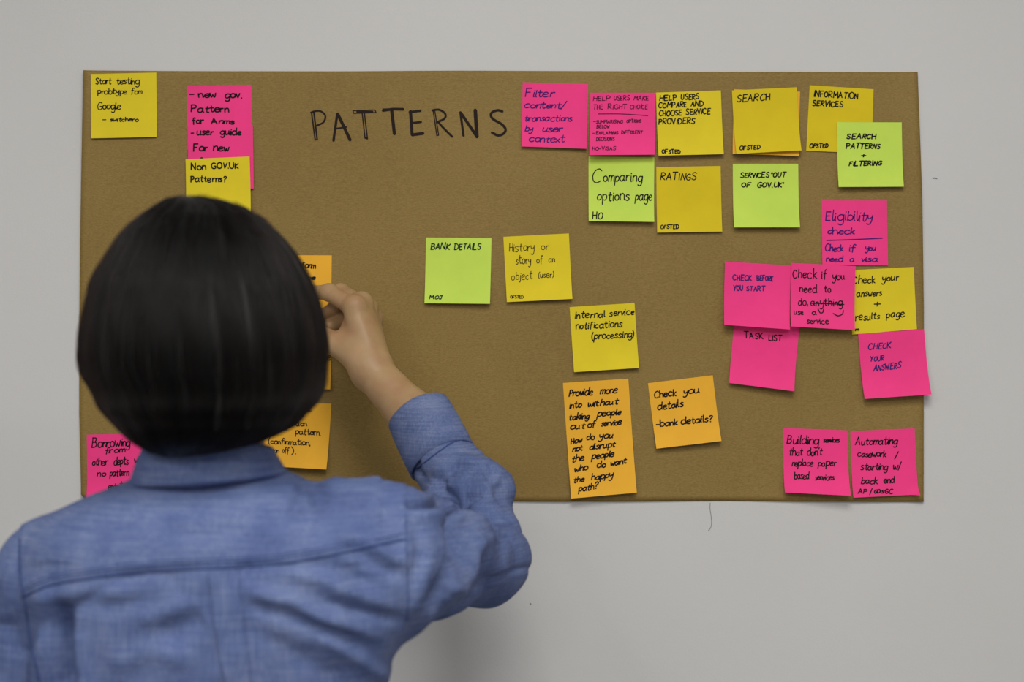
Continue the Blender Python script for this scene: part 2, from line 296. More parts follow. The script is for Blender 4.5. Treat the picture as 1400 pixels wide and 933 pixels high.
# corners TL TR BR BL in photo pixels on the wall plane; layer; lift of the lower edge in mm; ink; pen width px; lines
NOTES = [
 ('gold', [(1106.4,117.2),(1194,122.4),(1190.9,210.5),(1101.4,206.7)], 1, 1.2, 'black', 1.6, c5,
  [('INFORMATION',590,880,(157,174),40),('SERVICES',580,782,(218,228),38),('OFSTED',562,680,497,26)],
  'golden yellow sticky note reading information services, half under the lime search patterns note'),
 ('yellow', [(125.4,102),(214.3,99.8),(215.5,188),(126.8,190.2)], 1, 3, 'black', 1.35, c1,
  [('Start',178,268,150,36),('testing',300,430,150,38),('probtype',190,357,208,34),('fom',383,445,207,34),('Google',190,322,297,40),('-',218,238,366,24),('switchero',263,425,367,26)],
  'yellow sticky note in the top left corner of the brown paper, start testing prototype'),
 ('pink', [(256.3,117.7),(344,117),(345,206),(255.8,206)], 1, .8, 'black', 1.9, c1,
  [('-',720,745,224,36),('new',770,870,227,40),('gov.',925,1020,230,40),('Pattern',728,945,312,40),('for',735,800,380,38),('Arms',845,975,380,32)],
  'pink sticky note reading new gov pattern, uppermost of the stacked column above the head'),
 ('pink', [(257.5,172.5),(346.4,172.2),(347.8,258.6),(259,260)], 2, 1.5, 'black', 1.9, c1,
  [('-',730,745,448,36),('user',765,860,447,40),('guide',900,1020,447,40),('For',745,825,540,42),('new',860,950,540,45),('forms',775,900,612,34)],
  'pink sticky note reading user guide for new, middle of the stacked column above the head'),
 ('yellow', [(255.1,218.7),(342.4,215),(345,303),(257,306)], 3, 6, 'black', 1.7, c1,
  [('Non',733,817,648,36),('GOV.UK',850,1005,640,33),('Patterns?',730,935,718,36)],
  'yellow sticky note ending in a question mark, directly above and behind the black hair'),
 ('pink', [(714.6,112.9),(803.9,115.4),(801.8,204.6),(712.9,201.4)], 1, 5, 'violet', 1.5, c3,
  [('Filter',85,275,152,48),('content/',80,350,225,42),('transactions',85,385,308,42),('by',83,135,372,42),('user',197,325,375,44),('context',110,340,443,44)],
  'pink sticky note with violet writing, first of the top row right of the title'),
 ('green', [(804.6,214.5),(894.5,215.5),(893.6,304.3),(804.4,303)], 1, 7, 'black', 1.5, c4,
  [('C',92,148,178,98),('omparing',158,400,173,62),('options',120,318,290,62),('page',352,458,290,58),('HO',90,152,407,40)],
  'lime green sticky note reading comparing options page, under the pink help users note'),
 ('pink', [(807,127.9),(896,127.9),(893.9,213.2),(805,214.2)], 3, 8, 'plum', 1.05, c3,
  [('HELP',517,625,180,28),('USERS',650,750,178,28),('MAKE',775,868,178,28),('THE',520,578,235,28),('RIGHT',610,730,234,30),('CHOICE',752,865,233,28),
   S((548,265),(700,266),(865,277)),('-',518,532,322,20),('SUMMARISING',535,705,325,20),('OPTIONS',730,822,321,20),('BELOW',538,620,357,20),('-',512,525,396,20),
   ('EXPLAINING',535,675,398,20),('DIFFERENT',695,832,394,20),('DECISIONS',535,652,438,22),('HO-VISAS',510,660,500,22)],
  'pink sticky note with small capitals reading help users make the right choice'),
 ('yellow', [(896.5,127.2),(985,124.2),(988.2,212),(899.3,214.2)], 2, 6, 'black', 1.5, c3,
  [('HELP',940,1048,(178,176),33),('USERS',1078,1190,(174,168),33),('COMPARE',935,1110,(225,218),33),('AND',1140,1218,213,33),('CHOOSE',938,1082,(277,272),34),('SERVICE',1108,1265,(267,262),34),('PROVIDERS',935,1165,(330,323),34),('OFSTED',953,1068,518,25)],
  'yellow sticky note reading help users compare and choose service providers'),
 ('gold', [(897.2,228.8),(984.9,227.3),(986.6,317.2),(898,318.5)], 1, 4, 'black', 1.4, c4,
  [('RATINGS',510,733,163,42),('OFSTED',510,620,466,24)], 'golden yellow sticky note reading ratings, between two lime green notes'),
 ('green', [(1001.5,224.4),(1090.7,224.4),(1091.6,311.9),(1002,311.9)], 1, 8, 'black', 1.6, c4,
  [('SERVICES',1003,1180,150,30),('"OUT',1193,1285,147,32),('OF',1010,1068,208,27),('GOV.UK\'',1108,1268,210,30)],
  'lime green sticky note with quoted capitals about services, directly below the golden search note'),
 ('orange', [(1003.5,122.6),(1093.1,125.9),(1090.6,214.6),(1000.4,211.6)], 1, 6, 'black', 1.5, c5, [],
  'orange sticky note almost hidden beneath the yellow search note, edges showing'),
 ('gold', [(1000,124.4),(1088.4,120.3),(1092.9,207.7),(1004.5,212.3)], 2, 9, 'black', 1.5, c5,
  [('SEARCH',82,298,(196,182),44),('OFSTED',95,228,(516,510),26)], 'golden yellow sticky note reading search, lying on an orange note'),
 ('green', [(1143.5,167.7),(1231.9,167.9),(1233,256.4),(1144.1,257)], 2, 6, 'black', 1.75, c5,
  [('SEARCH',805,998,436,32),('PATTERNS',800,1027,502,32),('+',900,930,560,24),('FILTERING',818,1035,(618,612),30)],
  'lime green sticky note reading search patterns plus filtering, near the top right corner'),
 ('pink', [(1123,274.4),(1212,274.4),(1213.1,363.4),(1123.5,363)], 1, 1.5, 'violet', 1.5, c6,
  [('Eligibility',715,1005,190,62),('check',728,893,272,42),S((720,312),(890,306),(1062,297)),('Check',713,822,378,42),('if',860,900,380,42),('you',955,1020,372,36),('need',717,820,442,36),('a',862,887,442,36),('visa',935,1030,442,36)],
  'pink sticky note reading eligibility check, underlined in violet ink'),
 ('pink', [(1004,437.5),(1092.9,446),(1083.5,534.8),(995.6,523.6)], 1, 9, 'black', 1.4, c7,
  [('TASK',168,262,(80,84),30),('LIST',290,355,(90,94),28)], 'tilted pink sticky note reading task list, hanging under two pink notes'),
 ('pink', [(990.4,358.1),(1080.7,363.6),(1077,450.9),(987.7,444.5)], 3, 10, 'blue', 1.45, c6,
  [('CHECK',140,255,(557,560),33),('BEFORE',287,388,(558,562),30),('YOU',145,200,(620,622),30),('START',225,340,(622,624),30)],
  'pink sticky note with blue capitals reading check before you start'),
 ('yellow', [(1159.5,370),(1248.1,365.4),(1251.9,450.4),(1163.8,457.7)], 1, 1.5, 'black', 1.5, c6,
  [('Check',885,1018,(578,574),46),('your',1060,1165,(566,558),42),('answers',905,1060,(660,654),40),('+',1013,1052,724,36),('results',898,1047,(808,800),44),('page',1088,1200,(796,788),46),('m',896,918,872,22)],
  'yellow sticky note reading check your answers plus results page, near the right edge'),
 ('pink', [(1080.7,360.1),(1167.7,364.5),(1164.9,451.8),(1077.8,446.7)], 4, 9, 'black', 1.4, c6,
  [('Check',508,655,(542,548),56),('if',685,718,548,52),('you',750,825,553,46),('need',550,655,(630,634),46),('to',702,740,632,46),('do,',540,597,712,50),('anything',615,810,(712,716),46),
   S((615,700),(720,702),(820,706)),S((660,735),(672,758),(688,755),(694,735)),S((752,762),(780,776),(808,765),(815,742)),('use',512,568,(768,771),32),('a',622,648,770,28),('service',588,720,(822,827),34)],
  'pink sticky note reading check if you need to do, with one word struck out'),
 ('pink', [(1172,456.7),(1261.3,450.6),(1268.3,539),(1178.5,545.1)], 2, 10, 'blue', 1.45, c7,
  [('CHECK',775,885,(138,129),28),('YOUR',785,850,(195,190),24),('ANSWERS',798,935,(242,226),28)],
  'pink sticky note reading check your answers, overhanging the right edge of the brown paper'),
 ('pink', [(1070.6,585.5),(1158.7,588.6),(1158.7,676.1),(1070.6,672.2)], 1, 13, 'black', 1.45, c7,
  [('Building',378,535,(597,601),42),('services',557,635,590,26),('that',393,457,655,36),("don't",478,552,655,36),('replace',403,505,706,34),('paper',528,620,706,34),('based',412,485,768,36),('services',512,605,772,28)],
  'pink sticky note reading building services, left of the two at the bottom right corner'),
 ('pink', [(1161.8,589.7),(1249.3,585.8),(1253.5,675.8),(1164.3,679.7)], 1, 5, 'black', 1.45, c7,
  [('Automating',712,920,(604,601),38),('casework',723,862,662,32),('/',903,922,668,32),('starting',737,870,726,36),('w/',897,935,722,34),('back',738,820,794,34),('end',848,900,790,32),('AP',720,765,840,22),('/',776,790,842,26),('GO',800,828,838,16),('DS',812,848,838,14),('GC',852,890,840,22)],
  'pink sticky note reading automating casework, in the bottom right corner of the brown paper'),
 ('green', [(582.6,325.1),(672,326),(670,415.8),(580.8,414.9)], 1, 7, 'green', 1.5, c8,
  [('BANK',127,245,137,36),('DETAILS',268,428,137,34),('MOJ',120,200,434,22)], 'lime green sticky note reading bank details, standing alone in the middle'),
 ('yellow', [(688.2,324.2),(777.6,319.6),(782.2,409.2),(693,413.5)], 1, 6, 'grey', 1.0, c8,
  [('History',597,745,(150,146),52),('or',787,832,138,42),('story',637,725,(224,220),50),('of',760,797,218,44),('an',832,868,214,36),('object',610,735,(320,314),48),('(user)',772,862,(306,302),34),('OFSTED',603,680,430,18)],
  'yellow sticky note in thin pen reading history or story of an object'),
 ('yellow', [(778.7,420.2),(867.4,414.5),(873.1,503.1),(784.5,508.9)], 1, 6, 'black', 1.5, c8,
  [('Internal',990,1168,(549,541),40),('service',1195,1342,(535,526),38),('notifications',995,1272,(614,600),40),('(processing)',1090,1340,(674,662),40)],
  'yellow sticky note reading internal service notifications, centre of the paper above the tall orange note'),
 ('orange', [(769.5,523.8),(858.9,518),(869.6,672.6),(780.4,680.5)], 1, 9, 'black', 1.75, cA,
  [('Provide',130,280,(196,186),46),('more',328,437,(182,174),44),('into',135,210,(272,266),40),('without',253,447,(264,246),40),('taking',133,262,(348,338),40),('people',305,462,(328,314),42),('out',140,235,(408,400),42),('of',250,303,395,42),('service',335,463,(388,380),42),
   ('How',142,215,(498,490),38),('do',243,292,474,38),('you',318,410,(470,462),42),('not',152,217,(548,542),38),('disrupt',262,427,(538,522),40),('the',152,225,(614,606),42),('people',272,415,(597,583),40),('who',167,250,(674,666),42),('do',308,362,651,40),('want',397,497,(640,628),38),('the',162,225,(744,738),38),('happy',272,413,(728,716),42),('path?',188,315,(800,784),40)],
  'tall orange sticky note covered in black handwriting, lower centre of the paper'),
 ('orange', [(885.7,524.2),(974.2,513.3),(984.9,602.5),(896.4,613)], 1, 8, 'black', 1.75, cA,
  [('Check',675,812,(206,192),48),('you',858,960,(186,172),46),('details',695,858,(282,262),44),('-',685,707,388,36),('bank',710,820,(390,374),42),('details?',843,1042,(374,352),42)],
  'square orange sticky note reading check you details, right of the tall orange note'),
 ('orange', [(364,442),(453.2,443),(452.8,532.3),(363.5,531.5)], 1, 6, 'black', 1.5, cH,
  [('online',180,262,460,28)], 'orange sticky note mostly behind the black hair, just below the hand'),
 ('orange', [(364,349),(453.7,349.4),(453,439),(364,438)], 1, 5, 'black', 1.5, cD,
  [('form',620,835,(310,312),96),('service',400,832,(486,492),70)], 'orange sticky note pressed by the fingers, behind the right side of the hair'),
 ('orange', [(364.5,551),(453.4,552),(448,641),(359.5,636)], 1, 10, 'black', 1.25, cE,
  [('type:',350,478,305,34),('section',200,430,(440,444),56),('pattern.',322,565,(522,528),58),('(confirmation,',58,465,(618,624),54),('sign',80,162,(698,702),44),('off',195,262,(702,706),56),(').',284,328,(706,712),56)],
  'orange sticky note beside the shirt collar, mentioning a confirmation pattern'),
 ('pink', [(119.5,594.5),(208.5,592.8),(209.5,681),(120.6,682.2)], 1, 4, 'black', 1.5, cB,
  [('Borrowing',163,400,(237,225),58),('from',248,368,(272,262),40),('other',168,262,(346,342),46),('depts',300,390,(342,338),48),('when',427,500,(328,322),40),('no',198,250,412,40),('pattern',275,393,(410,406),44),('exists',268,375,(492,486),44)],
  'pink sticky note reading borrowing from other depts, at the bottom left above the shoulder'),
]
def build_note(col, q, layer, lift, ink, pen, crop, lines, label, idx):
    q = [P(a, b) for a, b in q]; TL, TR, BR, BL = q
    n = 16
    r2 = random.Random(idx); skew = r2.uniform(-.22, .22); tallf = np.linalg.norm(TL-BL)/.076
    def surf(u, v):                            # u left-right, v top-bottom (may be arrays)
        p = (TL*(1-u)+TR*u)*(1-v)+(BL*(1-u)+BR*u)*v
        kb = float(kd(np.clip(p[0], -.5, .478), np.clip(p[2], 1.262, 1.765)))
        t = max(0, (v-.22)/.78)
        d = kb+.0004+.0017*(layer-1)+lift*.001*(.35*t*t+.65*t**3.2)*(1+skew*(u-.5)*2)
        if label.startswith('pink sticky note reading automating'): d += .008*max(0, u+v-1.86)/.14*max(0, u+v-1.86)/.14
        return np.array([p[0], -d, p[2]])
    V, F = [], []
    for layer_ in (0, 1):
        for j in range(n+1):
            for i in range(n+1):
                p = surf(i/n, j/n); p[1] += .00022*layer_; V.append(p)
    st = n+1; n1 = st*st
    for j in range(n):
        for i in range(n):
            a = j*st+i; F.append((a, a+st, a+st+1, a+1)); F.append((n1+a, n1+a+1, n1+a+st+1, n1+a+st))
    def rim(*ix):
        o_ = len(V); V.extend([V[q_] for q_ in ix]); F.append(tuple(range(o_, o_+4)))
    for i in range(n):
        rim(i, i+1, n1+i+1, n1+i); a = n*st+i; rim(a+1, a, n1+a, n1+a+1)
        a = i*st; rim(a+st, a, n1+a, n1+a+st); a = i*st+n; rim(a, a+st, n1+a+st, n1+a)
    o = mesh_obj('sticky_note', V, F, M[col], smooth=False)
    for p_ in o.data.polygons[:2*n*n]: p_.use_smooth = True
    tag(o, label, 'note', 'sticky notes on the brown paper')
    # inverse bilinear by solving in the note's own frame
    A = np.array([[TR[0]-TL[0], BL[0]-TL[0]], [TR[2]-TL[2], BL[2]-TL[2]]]); Ai = np.linalg.inv(A)
    random.seed(idx*13+5)
    slant = random.uniform(.0, .18)
    for ln in lines:
        W_, FW = [], []
        if ln[0] == 'stroke': sts = [ln[1]]
        else: sts = write(*ln, slant=slant, cursive=any(k_ in label for k_ in ('tall orange sticky', 'building', 'automating', 'borrowing', 'check you details', 'violet writing', 'start testing', 'eligibility', 'confirmation', 'pressed by', 'user guide', 'new gov')))
        for s in sts:
            for l in smooth_line(s, 4):
                v, f = ribbon([to_c(crop, a, b) for a, b in l], pen*random.uniform(.88, 1.06)); b0 = len(W_)
                for a, b in v:
                    p = P(a, b); uv = Ai @ np.array([p[0]-TL[0], p[2]-TL[2]])
                    u_, v_ = min(max(uv[0], .004), .996), min(max(uv[1], .004), .996)
                    s_ = surf(u_, v_); W_.append((s_[0], s_[1]-.00028, s_[2]))
                FW += [tuple(reversed([q_+b0 for q_ in x])) for x in f]
        tag(mesh_obj('pen_line' if ln[0] == 'stroke' else 'written_word', W_, FW, INK[ink], o), kind='stuff')
for i, a in enumerate(NOTES): build_note(*a, i)
# ------------------------------------------------------------------ implicit surfaces
class Field:
    """signed distance on a regular grid, joined smoothly, turned into a mesh by surface nets"""
    def __init__(s, lo, hi, h):
        s.lo, s.h = np.array(lo, float), h
        s.n = (np.ceil((np.array(hi)-s.lo)/h)).astype(int)+1
        s.ax = [(s.lo[i]+h*np.arange(s.n[i])).astype(np.float32) for i in range(3)]
        s.d = np.full(s.n, .05, np.float32)
    def _win(s, lo, hi, pad):
        sl = []
        for i in range(3):
            a = int(max(0, math.floor((lo[i]-pad-s.lo[i])/s.h))); b = int(min(s.n[i], math.ceil((hi[i]+pad-s.lo[i])/s.h)+1))
            if b <= a: return None
            sl.append(slice(a, b))
        X = s.ax[0][sl[0]][:, None, None]; Y = s.ax[1][sl[1]][None, :, None]; Z = s.ax[2][sl[2]][None, None, :]
        return tuple(sl), X, Y, Z
    def add(s, w_, d, k=.01, op='union'):
        o = s.d[w_]; d = d.astype(np.float32)
        if op == 'union':
            h = np.clip(.5+.5*(o-d)/k, 0, 1); s.d[w_] = o*(1-h)+d*h-k*h*(1-h)
        else:                                  # subtract
            h = np.clip(.5-.5*(o+d)/k, 0, 1); s.d[w_] = o*(1-h)-d*h+k*h*(1-h)
    def cone(s, a, b, ra, rb, k=.01, op='union', sq=(1, 1, 1)):
        """rounded cone between a and b, optionally squashed per axis"""
        a, b = np.array(a, float), np.array(b, float); r = max(ra, rb)
        q = np.array(sq, float); pad = r*max(1, (1/q).max() if False else 1)*1.0+k*1.5+.01
        g = s._win(np.minimum(a, b)-r*q.max(), np.maximum(a, b)+r*q.max(), k*1.5+.01)
        if g is None: return
        w_, X, Y, Z = g; X, Y, Z = X-a[0], Y-a[1], Z-a[2]; v = b-a
        X, Y, Z, v = X/q[0], Y/q[1], Z/q[2], v/q
        L = max(float(v@v), 1e-12); t = np.clip((X*v[0]+Y*v[1]+Z*v[2])/L, 0, 1)
        d = np.sqrt((X-t*v[0])**2+(Y-t*v[1])**2+(Z-t*v[2])**2)-(ra+(rb-ra)*t)
        s.add(w_, d*q.min(), k, op)
    def ell(s, c, r, k=.01, op='union'):
        c, r = np.array(c, float), np.array(r, float); g = s._win(c-r, c+r, k*1.5+.01)
        if g is None: return
        w_, X, Y, Z = g; X, Y, Z = (X-c[0])/r[0], (Y-c[1])/r[1], (Z-c[2])/r[2]
        f = np.sqrt(X*X+Y*Y+Z*Z)+1e-6; gr = np.sqrt((X/r[0])**2+(Y/r[1])**2+(Z/r[2])**2)+1e-6
        s.add(w_, f*(f-1)/gr, k, op)
    def loft(s, prof, k=.01, op='union', e=2.2, cap=True):
        """prof rows: z, cx, a, cy, b  (superellipse sections)"""
        p = np.array(sorted(map(tuple, prof)), float); z0, z1 = p[0, 0], p[-1, 0]
        am, bm = p[:, 2].max(), p[:, 4].max()
        g = s._win((p[:, 1].min()-am, p[:, 3].min()-bm, z0), (p[:, 1].max()+am, p[:, 3].max()+bm, z1), k*1.5+.012)
        if g is None: return
        w_, X, Y, Z = g; zz = np.clip(Z.ravel(), z0, z1)
        f = lambda i: smooth_interp(zz, p[:, 0], p[:, i])[None, None, :].astype(np.float32)
        A, B = np.maximum(f(2), 1e-3), np.maximum(f(4), 1e-3)
        u, v = np.abs((X-f(1))/A), np.abs((Y-f(3))/B)
        r = (u**e+v**e)**(1/e)+1e-6
        d = (r-1)*np.minimum(A, B)
        if cap: d = np.maximum(d, np.maximum(z0-Z, Z-z1))
        s.add(w_, d, k, op)
    def mesh(s):
        d = s.d.copy()
        for i in range(3):
            sl = [slice(None)]*3; sl[i] = 0; d[tuple(sl)] = .01; sl[i] = -1; d[tuple(sl)] = .01
        ins = d < 0; nx, ny, nz = d.shape
        c = sum(ins[i:nx-1+i, j:ny-1+j, k:nz-1+k].astype(np.int8) for i in (0, 1) for j in (0, 1) for k in (0, 1))
        act = (c > 0) & (c < 8); I = np.argwhere(act); idx = -np.ones(act.shape, np.int64); idx[act] = np.arange(len(I))
        acc = np.zeros((len(I), 3)); cnt = np.zeros(len(I))
        for ax in range(3):
            o1, o2 = [q for q in range(3) if q != ax]
            for a in (0, 1):
                for b in (0, 1):
                    off = np.zeros(3, int); off[o1] = a; off[o2] = b; e = off.copy(); e[ax] = 1
                    p0, p1 = I+off, I+e
                    v0, v1 = d[p0[:, 0], p0[:, 1], p0[:, 2]], d[p1[:, 0], p1[:, 1], p1[:, 2]]
                    m = (v0 < 0) != (v1 < 0); t = v0[m]/(v0[m]-v1[m])
                    q = p0[m].astype(float); q[:, ax] += t; acc[m] += q; cnt[m] += 1
        V = s.lo+s.h*acc/cnt[:, None]; F = []
        for ax in range(3):
            o1, o2 = [(1, 2), (2, 0), (0, 1)][ax]
            sl0 = [slice(None)]*3; sl1 = [slice(None)]*3; sl0[ax] = slice(0, -1); sl1[ax] = slice(1, None)
            ch = ins[tuple(sl0)] != ins[tuple(sl1)]; E = np.argwhere(ch)
            E = E[(E[:, o1] > 0) & (E[:, o2] > 0) & (E[:, o1] < d.shape[o1]-1) & (E[:, o2] < d.shape[o2]-1)]
            fl = ins[E[:, 0], E[:, 1], E[:, 2]]
            def cell(a, b):
                q = E.copy(); q[:, o1] -= a; q[:, o2] -= b; return idx[q[:, 0], q[:, 1], q[:, 2]]
            Q = np.stack([cell(1, 1), cell(0, 1), cell(0, 0), cell(1, 0)], 1)
            Q[~fl] = Q[~fl][:, ::-1]; F.append(Q)
        return V, np.vstack(F)
def smooth_interp(x, xp, fp):
    """monotone-ish cubic interpolation"""
    m = np.gradient(fp, xp); i = np.clip(np.searchsorted(xp, x)-1, 0, len(xp)-2)
    h = xp[i+1]-xp[i]; t = (x-xp[i])/h
    return (1+2*t)*(1-t)**2*fp[i]+t*(1-t)**2*h*m[i]+t*t*(3-2*t)*fp[i+1]+t*t*(t-1)*h*m[i+1]
def np_mesh(name, V, F, m, parent=None, smooth=True):
    me = bpy.data.meshes.new(name); F = np.asarray(F)
    me.vertices.add(len(V)); me.vertices.foreach_set('co', np.asarray(V, np.float32).ravel())
    me.loops.add(F.size); me.loops.foreach_set('vertex_index', F.ravel().astype(np.int32))
    me.polygons.add(len(F)); me.polygons.foreach_set('loop_start', np.arange(0, F.size, F.shape[1], dtype=np.int32))
    me.update(calc_edges=True); me.validate()
    if m: me.materials.append(m)
    if smooth: me.shade_smooth()
    o = bpy.data.objects.new(name, me); C.objects.link(o)
    if parent: attach(o, parent)
    return o
from mathutils import Matrix
def world_loc(p):
    return p.location if p.type == 'EMPTY' else Vector((0, 0, 0))
def attach(o, parent):
    o.parent = parent; o.matrix_parent_inverse = Matrix.Translation(-world_loc(parent))
def normals(V, F):
    n = np.zeros_like(V); a = V[F[:, 2]]-V[F[:, 0]]; b = V[F[:, 3]]-V[F[:, 1]]; c = np.cross(a, b)
    for i in range(4): np.add.at(n, F[:, i], c)
    return n/np.maximum(np.linalg.norm(n, axis=1, keepdims=True), 1e-12)
def laplace(V, F, it=2, lam=.5):
    for _ in range(it):
        s = np.zeros_like(V); c = np.zeros(len(V))
        for i in range(4):
            a, b = F[:, i], F[:, (i+1) % 4]
            np.add.at(s, a, V[b]); np.add.at(c, a, 1); np.add.at(s, b, V[a]); np.add.at(c, b, 1)
        V = V*(1-lam)+lam*s/np.maximum(c, 1)[:, None]
    return V
def pn(p, f, seed=0, octv=3):                  # cheap smooth noise in [-1, 1]
    r = np.random.default_rng(seed); o = 0; amp = 1; tot = 0
    for k_ in range(octv):
        for _ in range(3):
            d = r.normal(size=3); d /= np.linalg.norm(d); ph = r.uniform(0, 6.28)
            d2 = r.normal(size=3); d2 /= np.linalg.norm(d2)
            o = o+amp*np.sin(f*(p@d)+ph+1.3*np.sin(f*.6*(p@d2)+ph*2)); tot += amp
        f *= 1.9; amp *= .55
    return o/tot*1.6
def tube(pts, r, seg=8):
    """closed tube with rounded ends along world points -> verts, quads"""
    p = np.array(pts, float); rr = np.broadcast_to(np.asarray(r, float), (len(p),))
    t = np.gradient(p, axis=0); t /= np.maximum(np.linalg.norm(t, axis=1, keepdims=True), 1e-9)
    u = np.cross(t[0], (0, 0, 1) if abs(t[0][2]) < .9 else (1, 0, 0)); V = []
    for i in range(len(p)):
        u = u-t[i]*(u@t[i]); u /= np.linalg.norm(u); v = np.cross(t[i], u)
        for q in range(seg):
            a = 2*math.pi*q/seg; V.append(p[i]+(u*math.cos(a)+v*math.sin(a))*rr[i])
    F = [(i*seg+q, i*seg+(q+1) % seg, (i+1)*seg+(q+1) % seg, (i+1)*seg+q) for i in range(len(p)-1) for q in range(seg)]
    V += [p[0], p[-1]]; a, b = len(V)-2, len(V)-1; L = (len(p)-1)*seg
    F += [(a, (q+1) % seg, q, q) for q in range(seg)]; F += [(b, L+q, L+(q+1) % seg, L+(q+1) % seg) for q in range(seg)]
    F = [tuple(dict.fromkeys(f)) for f in F]
    return V, F
# ------------------------------------------------------------------ the person
CX = -.257
person = bpy.data.objects.new('person', None); C.objects.link(person); person.location = (CX, -.47, 0)
tag(person, 'person seen from behind, black bob, blue shirt, right hand on an orange note', 'person')

def mat_skin():
    n = N('skin'); v = n.coords()
    c = n.ramp(n.noise(40, v, 3), [(.3, (.37, .205, .105)), (.55, (.40, .255, .125)), (.75, (.45, .275, .15))])
    b = n.bump(n.noise(350, v, 2), .15, .0006)
    return n.out(c, .48, b, spec=.35, sss=.12)
def mat_shirt():
    n = N('chambray_cotton')
    warp = n.noise(700, n.coords((1, 1, .03)), 2, .7); weft = n.noise(700, n.coords((.03, .03, 1)), 2, .7)
    big = n.noise(28, n.coords((1, 1, .35)), 3, .6); wash = n.noise(7, n.coords(), 3)
    f = n.math('ADD', n.math('MULTIPLY', n.math('ADD', warp, weft), .3), n.math('ADD', n.math('MULTIPLY', big, .25), n.math('MULTIPLY', wash, .15)))
    c = n.ramp(f, [(.32, (.046, .070, .200)), (.5, (.108, .148, .305)), (.68, (.235, .275, .42))])
    b = n.bump(n.math('ADD', warp, weft), .35, .0005)
    b = n.bump(n.noise(70, n.coords((1, 1, .8)), 3, .6), .35, .0022, b)
    return n.out(c, .9, b, spec=.12)
def mat_hair(name, c0, c1, rough):
    n = N(name); f = n.noise(120, n.coords((1, 1, .05)), 3, .7)
    return n.out(n.ramp(f, [(.35, c0), (.7, c1)]), rough, n.bump(f, .5, .002), spec=.25)
skin = mat_skin(); denim = mat_shirt()
hair_m = mat_hair('black_hair', (.004, .0035, .003), (.008, .0075, .007), .6)

# ---- shirt: torso, shoulders and both sleeves as one cloth surface
S_ = P(518, 752, -.46); E_ = P(656, 764, -.245); Wc = P(577, 572, -.135)
F_ = Field((-.59, -.615, .73), (.055, -.09, 1.38), .0026)
F_.loft([(1.352, CX, .050, -.475, .055), (1.332, CX, .060, -.48, .062), (1.316, CX+.002, .098, -.483, .076), (1.295, CX+.004, .136, -.485, .086),
         (1.26, CX, .150, -.485, .094), (1.20, CX, .152, -.48, .098), (1.15, CX, .149, -.475, .098), (1.05, CX, .140, -.47, .095),
         (.95, CX, .142, -.47, .098), (.85, CX, .165, -.47, .112), (.75, CX, .182, -.47, .125)], .02, e=2.5)
F_.cone(P(225, 748, -.485), P(82, 784, -.47), .054, .045, .03)                       # left shoulder
F_.cone(P(350, 742, -.485), P(505, 740, -.465), .056, .050, .03)                     # right shoulder, raised
F_.cone(P(440, 800, -.50), P(530, 775, -.48), .07, .055, .03)                         # shoulder blade drawn out
F_.cone(P(66, 795, -.465), P(12, 1190, -.47), .047, .040, .018)                       # left sleeve
F_.cone(P(12, 1190, -.47), P(30, 1530, -.40), .038, .032, .015)
F_.cone(S_, P(592, 758, -.35), .058, .054, .02)                                       # right upper sleeve
F_.cone(P(592, 758, -.35), E_, .054, .046, .015)
F_.cone(P(545, 790, -.46), P(585, 790, -.36), .040, .034, .025)                       # cloth hanging under the arm
F_.cone(E_, P(696, 763, -.238), .040, .0155, .012)                                     # pointed elbow
F_.cone(E_, P(640, 676, -.19), .045, .043, .016)                                      # lower sleeve
F_.cone(P(640, 676, -.19), P(608, 634, -.168), .043, .037, .010)
F_.cone(P(608, 634, -.168), Wc, .0345, .0335, .006)
# open the cuff around the wrist
dv = Wc-P(608, 634, -.168); dv /= np.linalg.norm(dv)
F_.cone(Wc+dv*.0, Wc+dv*.06, .0295, .034, .003, 'sub')
g = F_._win(Wc-.05, Wc+.09, 0)
pl = ((g[1]-Wc[0])*dv[0]+(g[2]-Wc[1])*dv[1]+(g[3]-Wc[2])*dv[2])-.004
F_.d[g[0]] = np.maximum(F_.d[g[0]], np.where(np.ones_like(F_.d[g[0]], bool), pl, 0))
V, Fq = F_.mesh(); V = laplace(V, Fq, 3)
Nn = normals(V, Fq)
